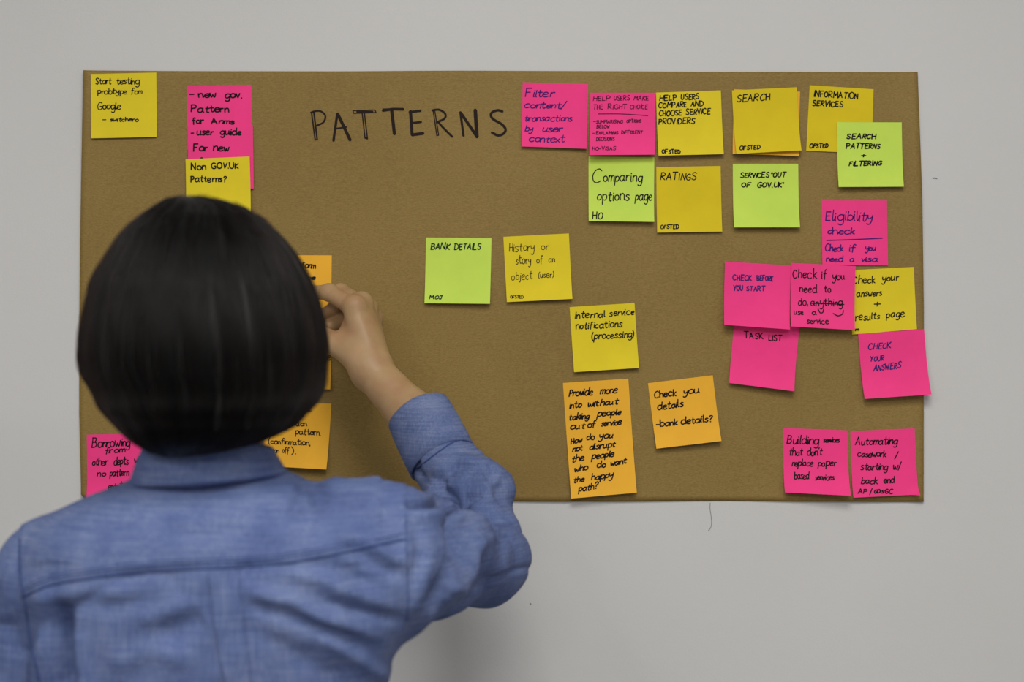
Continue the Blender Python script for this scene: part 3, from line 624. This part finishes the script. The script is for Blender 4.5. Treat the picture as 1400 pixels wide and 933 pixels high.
# folds: lines in photo pixels at the cloth's own depth; amplitude mm (minus = valley), half-width px
def polydist(px, py, pts, pad=60):
    best = np.full(len(px), 1e9); tt = np.zeros(len(px)); L = 0
    pts = np.array(pts, float); seg = np.linalg.norm(np.diff(pts, axis=0), axis=1); tot = seg.sum()
    for (a, b), l in zip(zip(pts[:-1], pts[1:]), seg):
        t = np.clip(((px-a[0])*(b[0]-a[0])+(py-a[1])*(b[1]-a[1]))/l**2, 0, 1)
        d = np.hypot(px-a[0]-t*(b[0]-a[0]), py-a[1]-t*(b[1]-a[1])); m = d < best
        best[m] = d[m]; tt[m] = (L+t[m]*l)/tot; L += l
    return best, tt
FOLDS = [
 # back
 ([(335,806),(392,826),(455,851),(515,868)], 3.5, 9), ([(340,830),(400,846),(455,868),(500,885)], -3.5, 9),
 ([(395,782),(440,795),(480,808),(535,826)], 3.0, 8), ([(420,770),(470,780),(520,800)], -3.0, 8),
 ([(470,742),(505,765),(548,790)], -4.5, 8), ([(500,745),(528,758),(552,772)], 3.0, 6), ([(440,822),(490,835),(545,845)], -4.0, 7), ([(430,870),(480,900),(530,925)], 3, 9), ([(350,870),(420,905),(470,940)], -3, 12),
 ([(76,838),(78,880),(74,960)], -17, 13), ([(52,800),(56,850),(50,960)], 4, 10), ([(108,860),(104,900),(108,960)], 4, 12),
 ([(215,872),(245,860),(280,842)], -4.0, 15), ([(150,905),(200,890),(260,900)], 2.5, 14), ([(190,850),(240,835),(275,822)], 2, 10),
 ([(45,820),(100,812),(180,800)], 2.2, 9), ([(60,840),(130,828),(210,818)], -1.8, 9),
 ([(220,725),(280,735),(330,722)], -1.6, 9), ([(330,715),(380,728),(440,705)], 1.6, 9), ([(436,690),(432,646)], -7, 12), ([(400,700),(412,670),(420,655)], -4, 6), ([(455,690),(450,665),(465,650)], 2.2, 9), ([(500,720),(506,690),(530,672)], 1.4, 9),
 ([(365,900),(378,860),(372,820)], 2.2, 9), ([(300,930),(318,880)], 1.2, 12),
 # right sleeve
 ([(606,688),(618,706),(627,730),(628,753),(614,790),(592,824)], -15, 8), ([(652,728),(650,750),(638,780),(612,815)], 10.0, 10),
 ([(570,688),(610,690),(640,688),(666,698),(688,714),(697,726)], -9.0, 5), ([(560,700),(605,704),(640,703),(668,714),(690,732)], 5.0, 7),
 ([(626,692),(640,677),(668,672)], -7, 4), ([(610,668),(636,655),(668,655),(688,668)], 4.5, 6), ([(598,668),(604,652),(622,640),(650,634)], -5.5, 5),
 ([(590,690),(588,670),(596,650),(612,638)], 4.0, 6), ([(646,630),(676,636),(696,655),(706,686)], 4.5, 6), ([(664,648),(684,668),(697,694)], -5.5, 5),
 ([(664,708),(678,724),(698,742)], -7, 4), ([(668,728),(674,755),(676,795)], 4.0, 8), ([(650,745),(655,775),(650,812)], -4.0, 10), ([(698,720),(692,750),(690,790)], 3.0, 7), ([(680,735),(676,760),(664,800)], -3.5, 9),
 ([(560,840),(575,800),(585,760)], 3.0, 8), ([(566,790),(572,750),(570,715)], -2.5, 8),
 ([(628,622),(650,640),(668,662)], 2.5, 6), ([(590,650),(604,672),(628,684)], -5, 5), ([(655,640),(640,655),(612,660)], -3.0, 4.5), ([(684,650),(672,668),(655,680)], 2.5, 5), ([(560,728),(552,760),(556,800)], 1.5, 8), ([(575,655),(572,640),(566,622)], -3, 5)]
px, py = topx(V); px0, py0 = px, py
px = px+5*pn(V, 55, 21, 2); py = py+5*pn(V, 55, 22, 2); d = np.zeros(len(V)); back = np.clip(.35-Nn[:, 1], 0, 1)
for pts, amp, sg in FOLDS:
    q = np.array(pts); m = (px > q[:, 0].min()-4*sg) & (px < q[:, 0].max()+4*sg) & (py > q[:, 1].min()-4*sg) & (py < q[:, 1].max()+4*sg)
    dd, t = polydist(px[m], py[m], pts)
    d[m] += amp*.00125*np.exp(-(dd/sg)**2/1.6)*np.clip(np.sin(np.pi*np.clip(t*.86+.07, 0, 1))*1.7, 0, 1)*np.clip(back[m]*2.2, 0, 1)
YK = [(30,817),(71,800),(125,791),(178,784),(250,779),(303,777),(357,774),(400,769),(455,759),(505,748),(553,738)]
px, py = px0, py0
yk = np.interp(px, [a for a, b in YK], [b for a, b in YK]); on = (px > 30) & (px < 555) & (Nn[:, 1] < .2)
d += np.where(on, .0016*np.clip((yk-py)/3, 0, 1)*np.clip((yk-620)/100, 0, 1)*(py > 600), 0)
drape = 1-.75*((py < 770) & (px < 520))        # the yoke lies flatter
pz = V*np.array([1, 1, .8])
d += .0026*pn(pz, 36, 3, 3)*drape + .0007*pn(V, 120, 5, 2)*drape
wr = V*np.array([.8, 1, 1.5]); d -= .0036*np.clip(1-np.abs(pn(wr, 30, 11, 2))*2.6, 0, 1)**2*drape*(.4+.6*np.clip(pn(V, 14, 12, 1)+.5, 0, 1))
V = V+Nn*d[:, None]
shirt = np_mesh('shirt', V, Fq, denim, person)
dg = bpy.context.evaluated_depsgraph_get()
bvh = BVHTree.FromPolygons([Vector(map(float, v)) for v in V], [tuple(map(int, f)) for f in Fq])
def on_shirt(a, b, y0=-1.0):
    """the point of the cloth seen along the line of sight of pixel (a, b), with its normal"""
    o = Vector((0, -D, ZC)); t = Vector(P(a, b, -.3)); dr = (t-o).normalized()
    hit = bvh.ray_cast(o, dr, 3)
    return (hit[0], hit[1]) if hit[0] is not None else (None, None)
def dense(pts, step=3.0):
    ls = smooth_line([tuple(map(float, p)) for p in pts], 12)[0]; ls = np.array(ls); s = np.r_[0, np.cumsum(np.linalg.norm(np.diff(ls, axis=0), axis=1))]
    q = np.arange(0, s[-1], step); return np.stack([np.interp(q, s, ls[:, 0]), np.interp(q, s, ls[:, 1])], 1)
seam_m = plain('navy_seam_thread', (.045, .07, .19), .8, .1)
def seam(pts, name='seam', r=.0008, lift=.0002, m=seam_m, off=(0, 0), parent=None, label=None):
    P3 = []
    for a, b in dense(pts):
        h, n_ = on_shirt(a+off[0], b+off[1])
        if h is None: continue
        P3.append(np.array(h)+np.array(n_)*lift)
    if len(P3) < 4: return
    P3 = np.array(P3)
    for _ in range(2): P3[1:-1] = P3[1:-1]*.5+(P3[:-2]+P3[2:])*.25
    v, f = tube(P3, r, 6); o = mesh_obj(name, v, f, m, smooth=True); attach(o, parent or shirt)
    if label: o['label'] = label
    return o
seam(YK, 'yoke_seam', .0011, -.0002)
seam([(a, b-8) for a, b in YK], 'stitch_line', .0006, 0); seam([(a, b-13) for a, b in YK[:-1]], 'stitch_line', .0004, 0)
seam([(27,738),(27,778),(33,812),(38,850),(44,885),(54,931)], 'armhole_seam', .0011, 0)
seam([(556,682),(555,710),(556,740),(557,780),(558,815),(556,850)], 'armhole_seam', .0008, -.0004)
seam([(571,641),(583,631),(600,618),(618,606),(633,601)], 'cuff_seam', .0010, 0)

def patch(name, left, right, lift, m, nu=10, thick=.0022, parent=None, sides=True):
    """a strip of cloth lying on the shirt between two lines"""
    L, R = dense(left, 4), dense(right, 4); n_ = min(len(L), len(R)); L = L[np.linspace(0, len(L)-1, n_).astype(int)]; R = R[np.linspace(0, len(R)-1, n_).astype(int)]
    V, F = [], []; G_ = []
    for a, b in zip(L, R):
        row = []
        for i in range(nu+1):
            q = a+(b-a)*i/nu; h, nn = on_shirt(*q)
            if h is None: return None
            row.append((np.array(h), np.array(nn)))
        G_.append(row)
    A = np.array([[r_[0] for r_ in row] for row in G_]); B = np.array([[r_[1] for r_ in row] for row in G_])
    for _ in range(2): A[1:-1] = A[1:-1]*.5+(A[:-2]+A[2:])*.25; A[:, 1:-1] = A[:, 1:-1]*.5+(A[:, :-2]+A[:, 2:])*.25
    st = nu+1; k_ = n_*st
    top = (A+B*lift).reshape(-1, 3); bot = (A-B*.002).reshape(-1, 3); V = list(top)+list(bot)
    for j in range(n_-1):
        for i in range(nu):
            a = j*st+i; F.append((a, a+st, a+st+1, a+1)); F.append((k_+a, k_+a+1, k_+a+st+1, k_+a+st))
    def rim(*ix):
        o_ = len(V); V.extend([V[q_] for q_ in ix]); F.append(tuple(range(o_, o_+4)))
    for j in range(n_-1):
        a = j*st; rim(a+st, a, k_+a, k_+a+st); a += nu; rim(a, a+st, k_+a+st, k_+a)
    for i in range(nu):
        rim(i, i+1, k_+i+1, k_+i); a = (n_-1)*st+i; rim(a+1, a, k_+a, k_+a+1)
    o = mesh_obj(name, V, F, m); 
    for p_ in o.data.polygons[:2*(n_-1)*nu]: p_.use_smooth = True
    attach(o, parent or shirt); return o
patch('back_pleat', [(286,781),(291,820),(296,860),(303,900),(312,945),(318,975)], [(326,779),(329,815),(333,860),(338,900),(345,945),(350,975)], .0032, denim)
# cuff: a turned band round the sleeve end
def ring_band(name, c0, c1, r0, r1, th, m, parent, seg=48, wob=.0008):
    ax = (c1-c0)/np.linalg.norm(c1-c0); u = np.cross(ax, (0, 1, 0)); u /= np.linalg.norm(u); v = np.cross(ax, u)
    prof = [(0, r0), (.25, r0+(r1-r0)*.25+.0006), (.6, r0+(r1-r0)*.6+.0008), (.93, r1+.0002), (1, r1-.0006), (1.0, r1-th), (.9, r1-th-.0006), (.4, r0-th), (0, r0-th)]
    V, F = [], []; n_ = len(prof)
    for q in range(seg):
        a = 2*math.pi*q/seg; w_ = wob*math.sin(3*a+1)+wob*.6*math.sin(5*a)
        for t, r in prof: V.append(c0+(c1-c0)*t+(u*math.cos(a)+v*math.sin(a))*(r+w_))
    for q in range(seg):
        b = (q+1) % seg
        for i in range(n_):
            j = (i+1) % n_; F.append((q*n_+i, b*n_+i, b*n_+j, q*n_+j))
    o = mesh_obj(name, V, F, m, smooth=True); attach(o, parent); return o
cuff = ring_band('cuff', P(608, 634, -.168)+dv*.002, Wc+dv*.006, .0372, .0358, .0022, denim, shirt)
cuff_l = ring_band('cuff', P(27, 1480, -.41), P(33, 1560, -.39), .036, .035, .002, denim, shirt)

# collar: stand and fall folded over, open in front
def collar():
    V, F = [], []; seg = 72; prof_n = 9
    for q in range(seg+1):
        a = math.radians(-158+316*q/seg)       # 0 = nape
        f = abs(a)/math.radians(158); sx, cy = math.sin(a), -math.cos(a)
        rb, rt = .0635, .0535
        zb = 1.3335+.004*math.sin(a)*1.0-.004*(1-math.cos(a))*.5-.022*max(0, f-.55)/.45; zt = 1.372-.010*(1-math.cos(a))*.5-.012*f
        def pt(r, z, push=0): return np.array([CX-.001+sx*(r), -.487+cy*(r*1.10), z])
        w_ = .0008*math.sin(a*5)
        prof = [pt(rb-.006, zb+.002), pt(rb+.0012+w_, zb), pt(rb+.0022+w_, zb+.004), pt((rb+rt)/2+.003, (zb+zt)/2), pt(rt+.0022, zt-.004), pt(rt, zt), pt(rt-.003, zt-.003), pt(rt-.004, zb+.012), pt(rb-.009, zb-.008)]
        V += prof
    for q in range(seg):
        for i in range(prof_n):
            j = (i+1) % prof_n; F.append((q*prof_n+i, (q+1)*prof_n+i, (q+1)*prof_n+j, q*prof_n+j))
    F.append(tuple(range(prof_n))); F.append(tuple(reversed(range(seg*prof_n, (seg+1)*prof_n))))
    o = mesh_obj('collar', V, F, denim, smooth=True); attach(o, shirt); return o
col_o = collar()
# small buttons down the front
btn = plain('pale_button', (.6, .58, .52), .35)

# ---- body: head, neck, torso, arms and hands as one skin surface
HX, HY = -.262, -.497
def fingers(F, pts, rad, k=.003):
    for (a, b), (ra, rb) in zip(zip(pts[:-1], pts[1:]), zip(rad[:-1], rad[1:])): F.cone(a, b, ra, rb, k)
B1 = Field((-.60, -.62, .60), (-.06, -.33, 1.60), .0036)
# skull, face, neck
B1.ell((HX, HY, 1.482), (.070, .086, .076), .01); B1.ell((HX, HY+.030, 1.425), (.056, .058, .075), .02)
B1.ell((HX, HY+.062, 1.372), (.022, .018, .015), .012)                                # chin
B1.cone((HX, HY+.080, 1.464), (HX, HY+.091, 1.436), .005, .0085, .008)                 # nose
B1.ell((HX, HY+.078, 1.400), (.020, .010, .008), .008)                                # mouth
for sx in (-1, 1):
    B1.ell((HX+sx*.029, HY+.086, 1.465), (.014, .010, .008), .006, 'sub')
    B1.ell((HX+sx*.073, HY+.005, 1.450), (.007, .017, .028), .004); B1.cone((HX+sx*.014, HY+.079, 1.481), (HX+sx*.040, HY+.070, 1.481), .005, .004, .008)
B1.cone((HX, HY-.005, 1.41), (CX, -.485, 1.32), .047, .050, .02)
B1.loft([(1.34, CX, .05, -.48, .05), (1.30, CX, .085, -.48, .06), (1.25, CX, .122, -.475, .078), (1.15, CX, .122, -.47, .078), (1.0, CX, .118, -.47, .078), (.9, CX, .145, -.47, .09), (.8, CX, .155, -.47, .1)], .02)
B1.cone(P(74, 792, -.465), P(14, 1190, -.465), .030, .028, .02); B1.cone(P(14, 1190, -.47), P(34, 1560, -.39), .030, .022, .01)
B1.cone((-.15, -.47, 1.262), S_, .042, .040, .02); B1.cone(S_, S_*.45+E_*.55, .034, .025, .01)
# left hand, relaxed at the side
Lw = P(34, 1560, -.39); dn = np.array([.0, .012, -1]); dn /= np.linalg.norm(dn)
for i, (dy, l) in enumerate([(.028, .062), (.010, .070), (-.008, .066), (-.024, .052)]):
    kn = Lw+dn*.085+np.array([.004, dy, 0]); B1.cone(Lw, kn, .015, .010, .008)
    f1 = kn+dn*l*.5+np.array([.006, .002, 0]); f2 = kn+dn*l*.95+np.array([.020, .004, 0]); B1.cone(kn, f1, .0085, .0078, .002); B1.cone(f1, f2, .0076, .0066, .002)
th = Lw+dn*.045+np.array([.008, .034, 0]); B1.cone(Lw, th, .014, .011, .006); B1.cone(th, th+dn*.03+np.array([.004, .008, 0]), .0095, .0085, .003); B1.cone(th+dn*.03+np.array([.004, .008, 0]), th+dn*.055+np.array([.010, .010, 0]), .0085, .007, .003)
Vb, Fb = B1.mesh(); Vb = laplace(Vb, Fb, 1)
# right forearm and hand
B2 = Field((-.30, -.34, 1.18), (.04, -.006, 1.56), .0017)
Wr = P(508, 507, -.100)
B2.cone(S_*.5+E_*.5, E_, .024, .019, .01); B2.cone(E_, P(618, 640, -.178), .019, .020, .012)
B2.cone(P(618, 640, -.178), P(562, 566, -.128), .020, .0252, .01); B2.cone(P(562, 566, -.128), Wr, .0252, .0215, .01)
im, ip, idp, it = P(484, 421, -.088), P(450, 400, -.066), P(428, 400, -.045), P(411, 412, -.026)
mm, mp, mdp, mt = P(493, 416, -.072), P(466, 400, -.040), P(456, 424, -.036), P(440, 431, -.042)
rm, rp, rdp, rt = P(500, 424, -.056), P(480, 412, -.028), P(468, 440, -.036), P(451, 446, -.044)
lm, lp, ldp, lt = P(507, 436, -.044), P(494, 430, -.024), P(482, 450, -.024), P(472, 456, -.030)
for a, r in ((im, .0125), (mm, .0125), (rm, .0118), (lm, .0108)): B2.cone(Wr, a, .0185, r, .010)
B2.cone(P(498, 480, -.088), P(491, 446, -.075), .018, .0150, .012)                     # palm body
fingers(B2, [im, ip, idp, it], [.0105, .0090, .0080, .0070]); fingers(B2, [mm, mp, mdp, mt], [.0108, .0092, .0082, .0070])
fingers(B2, [rm, rp, rdp, rt], [.0102, .0086, .0078, .0070]); fingers(B2, [lm, lp, ldp, lt], [.0092, .0076, .0068, .0060])
for a in (im, mm, rm, lm): B2.ell(a+np.array([.002, -.002, .002]), (.0118, .0118, .0118), .006)   # knuckles
for a in (ip, mp): B2.ell(a, (.0098, .0096, .0098), .004)
B2.cone(P(497, 494, -.100), P(460, 471, -.086), .0172, .0130, .010)                   # thumb root
B2.cone(P(460, 471, -.086), P(437, 456, -.064), .0125, .0102, .005); B2.cone(P(437, 456, -.064), P(418, 440, -.040), .0100, .0078, .003)
B2.cone(P(480, 470, -.090), P(478, 452, -.078), .012, .009, .010)                     # web
B2.cone(P(516, 500, -.114), P(488, 428, -.096), .002, .0018, .008); B2.cone(P(522, 505, -.108), P(498, 424, -.081), .002, .0018, .008)  # tendons
B2.ell(P(524, 494, -.104), (.006, .006, .006), .010)
V2, F2 = B2.mesh(); V2 = laplace(V2, F2, 1, .4)
# drop the part of each block that lies inside the sleeve so the two meet under the cloth
body = np_mesh('body', np.vstack([Vb, V2]), np.vstack([Fb, F2+len(Vb)]), skin, person)
nail_m = plain('finger_nail', (.62, .42, .33), .3, .5)
def nail(tip, prev, up, r):
    ax = (tip-prev)/np.linalg.norm(tip-prev); up = up-ax*(up@ax); up /= np.linalg.norm(up); sd = np.cross(ax, up); V, F = [], []
    for i in range(6):
        for j in range(6):
            s, t = i/5*2-1, j/5; a = s*.75; V.append(tip+ax*(t*.011-.006)*1+ (up*math.cos(a)+sd*math.sin(a))*(r+.0003-.0012*max(0, t-.6)))
    for i in range(5):
        for j in range(5): a = i*6+j; F.append((a, a+6, a+7, a+1))
    o = mesh_obj('fingernail', V, F, nail_m, smooth=True); attach(o, body)
nail(it, idp, np.array([-.4, -.3, .8]), .0070); nail(mt, mdp, np.array([-.5, .3, .6]), .0070); nail(P(418, 440, -.040), P(437, 456, -.064), np.array([-.6, -.6, -.3]), .0078)
# face details
eye_m = plain('eye_white', (.75, .73, .70), .2); iris_m = plain('dark_iris', (.02, .012, .008), .15); lip_m = plain('lips', (.42, .15, .12), .4)
def ellm(name, c, r, m, parent, n=14):
    V, F = [], []
    for i in range(n+1):
        for j in range(2*n):
            t, p = math.pi*i/n, math.pi*j/n; V.append((c[0]+r[0]*math.sin(t)*math.cos(p), c[1]+r[1]*math.sin(t)*math.sin(p), c[2]+r[2]*math.cos(t)))
    for i in range(n):
        for j in range(2*n): b = (j+1) % (2*n); F.append((i*2*n+j, (i+1)*2*n+j, (i+1)*2*n+b, i*2*n+b))
    o = mesh_obj(name, V, F, m, smooth=True); attach(o, parent); return o
for sx in (-1, 1):
    ey = ellm('eye', (HX+sx*.028, HY+.0695, 1.4645), (.0115, .0105, .0080), eye_m, body)
    ellm('eyebrow', (HX+sx*.029, HY+.0785, 1.4845), (.017, .003, .0024), iris_m, body)
    ellm('iris', (HX+sx*.028, HY+.0785, 1.4645), (.0052, .0024, .0052), iris_m, body)
ellm('lips', (HX, HY+.0860, 1.400), (.019, .0036, .0058), lip_m, body)

# ---- trousers and shoes (below the frame, they carry the figure)
T_ = Field((-.50, -.66, .03), (-.04, -.28, .90), .007)
T_.loft([(.88, CX, .145, -.47, .092), (.82, CX, .158, -.47, .10), (.76, CX, .160, -.47, .102)], .02)
for sx in (-1, 1):
    T_.cone((CX+sx*.075, -.47, .80), (CX+sx*.085, -.465, .47), .083, .056, .02); T_.cone((CX+sx*.085, -.465, .47), (CX+sx*.09, -.48, .075), .055, .042, .01)
Vt, Ft = T_.mesh(); tm = N('dark_cotton_twill'); np_mesh('trousers', laplace(Vt, Ft, 1), Ft, tm.out((.02, .022, .035), .85), person)
shoe_m = plain('black_leather', (.015, .014, .014), .4)
for sx in (-1, 1):
    H_ = Field((CX+sx*.09-.07, -.58, -.02), (CX+sx*.09+.07, -.24, .12), .005)
    H_.ell((CX+sx*.09, -.50, .045), (.036, .05, .045), .02); H_.ell((CX+sx*.094, -.385, .034), (.044, .098, .034), .03)
    H_.d = np.maximum(H_.d, (-H_.ax[2]+.004)[None, None, :].astype(np.float32))
    Vs, Fs = H_.mesh(); np_mesh('shoe', Vs, Fs, shoe_m, person)

# ---- hair: a bob
HL = [(269.5,259,8),(273,261,27),(279,271,44),(292,275,68),(303,275,83),(317,275,97),(333,277,112),(350,278,124),(370,278,136),(388,278,145),(412,279.5,152),(434,280,157.5),(476,280.5,162.5),(505,280,161.5),
      (538,281,152),(560,277,141),(572,275,130),(585,275,119),(597,268,102),(606,262,88),(615,256,66),(623,243,38),(628,236,14)]
def hair_prof(grow=0.0):
    out = []
    for py_, cx_, hw in HL:
        yd = -.50-.065*np.clip((py_-500)/110, 0, 1); c = P(cx_, py_, yd); a = hw*K*(D+yd)/D
        low = np.clip((py_-500)/126, 0, 1); hi = np.clip((330-py_)/60, 0, 1)
        b = a*(1.07-.10*low)
        out.append((c[2], c[0], max(a+grow, .004), -.500-.042*np.clip((py_-515)/105, 0, 1)**1.3, max(b+grow, .004)))
    return np.array(sorted(out))
HP = hair_prof()
H1 = Field((-.42, -.66, 1.30), (-.10, -.34, 1.60), .003)
H1.loft(HP, .004, e=2.1)
# opening for the face and the neck
H1.ell((HX, HY+.024, 1.485), (.073, .076, .076), .01)
H1.ell((HX, HY+.115, 1.400), (.057, .085, .092), .01, 'sub'); H1.ell((HX, HY+.02, 1.345), (.056, .075, .060), .01, 'sub')
H1.ell((HX, HY-.01, 1.315), (.050, .052, .060), .01, 'sub')
Vh, Fh = H1.mesh(); Vh = laplace(Vh, Fh, 2); Nh = normals(Vh, Fh)
ang = np.arctan2(Vh[:, 0]-HX, -(Vh[:, 1]+.50))
fall = np.clip((1.565-Vh[:, 2])/.05, 0, 1)
Vh = Vh+Nh*((.0009*np.sin(ang*23+2*np.sin(Vh[:, 2]*22+ang*3))+.0007*np.sin(ang*47+1.5*np.sin(Vh[:, 2]*30))-.001)*fall)[:, None]
hair = np_mesh('hair', Vh, Fh, hair_m, person)
# combed locks over the bob
def surfp(t, phi):
    """t 0 crown .. 1 tips, phi round the head from the nape"""
    z = HP[-1, 0]+(HP[0, 0]-HP[-1, 0])*t
    f = lambda i: smooth_interp(z, HP[:, 0], HP[:, i])
    return f(1)+f(2)*np.sin(phi), f(3)-f(4)*np.cos(phi), z
ns, npt = 15000, 22
phi0 = rng.uniform(-2.35, 2.35, ns); clump = np.round(phi0*20)/20+rng.normal(0, .012, ns)
t1 = 1-np.abs(rng.normal(0, .045, ns)); side = np.clip(np.abs(phi0)-1.3, 0, 1); t1 = t1-.06*side
t0 = np.where(rng.random(ns) < .6, rng.uniform(.0, .05, ns), rng.uniform(.0, .55, ns))
tt = np.linspace(0, 1, npt)[None, :]; T = t0[:, None]+(t1-t0)[:, None]*tt**.85
cw = rng.uniform(.15, .5, ns)[:, None]*tt
PH = phi0[:, None]*(1-cw)+clump[:, None]*cw+rng.normal(0, .012, ns)[:, None]*np.sin(tt*5+rng.uniform(0, 6, ns)[:, None])
x, y, z = surfp(T.ravel(), PH.ravel()); x = x.reshape(ns, npt); y = y.reshape(ns, npt); z = z.reshape(ns, npt)
lift = (rng.gamma(2.0, .00055, ns)[:, None]-.0012)+.0009*np.sin(PH*19+2*np.sin(T*7)); fly = (rng.random(ns) < .006)[:, None]*rng.uniform(.0, .006, ns)[:, None]*np.sin(tt*math.pi)
nx_, ny_ = np.sin(PH), -np.cos(PH); lt_ = lift+fly
pos = np.stack([x+nx_*lt_, y+ny_*lt_, z+lt_*.6*np.clip(1-T*5, 0, 1)], -1)
hc = bpy.data.hair_curves.new('hair_strands'); hc.add_curves([npt]*ns)
hc.attributes['position'].data.foreach_set('vector', pos.astype(np.float32).ravel())
ra = hc.attributes.get('radius') or hc.attributes.new('radius', 'FLOAT', 'POINT')
rad = .00017*(1-.55*tt**3)*np.ones((ns, 1)); ra.data.foreach_set('value', rad.astype(np.float32).ravel())
hs = bpy.data.materials.new('black_hair_strands'); hs.use_nodes = True; nt = hs.node_tree; nt.nodes.remove(nt.nodes['Principled BSDF'])
hb = nt.nodes.new('ShaderNodeBsdfHairPrincipled'); hb.parametrization = 'MELANIN'
for k_, v in (('Melanin', 1.0), ('Melanin Redness', .1), ('IOR', 1.33), ('Roughness', .34), ('Radial Roughness', .7), ('Random Roughness', .3), ('Random Color', .1)):
    if k_ in hb.inputs: hb.inputs[k_].default_value = v
nt.links.new(hb.outputs[0], nt.nodes['Material Output'].inputs[0])
hc.materials.append(hs); ho = bpy.data.objects.new('hair_strands', hc); C.objects.link(ho); attach(ho, hair); ho['kind'] = 'stuff'
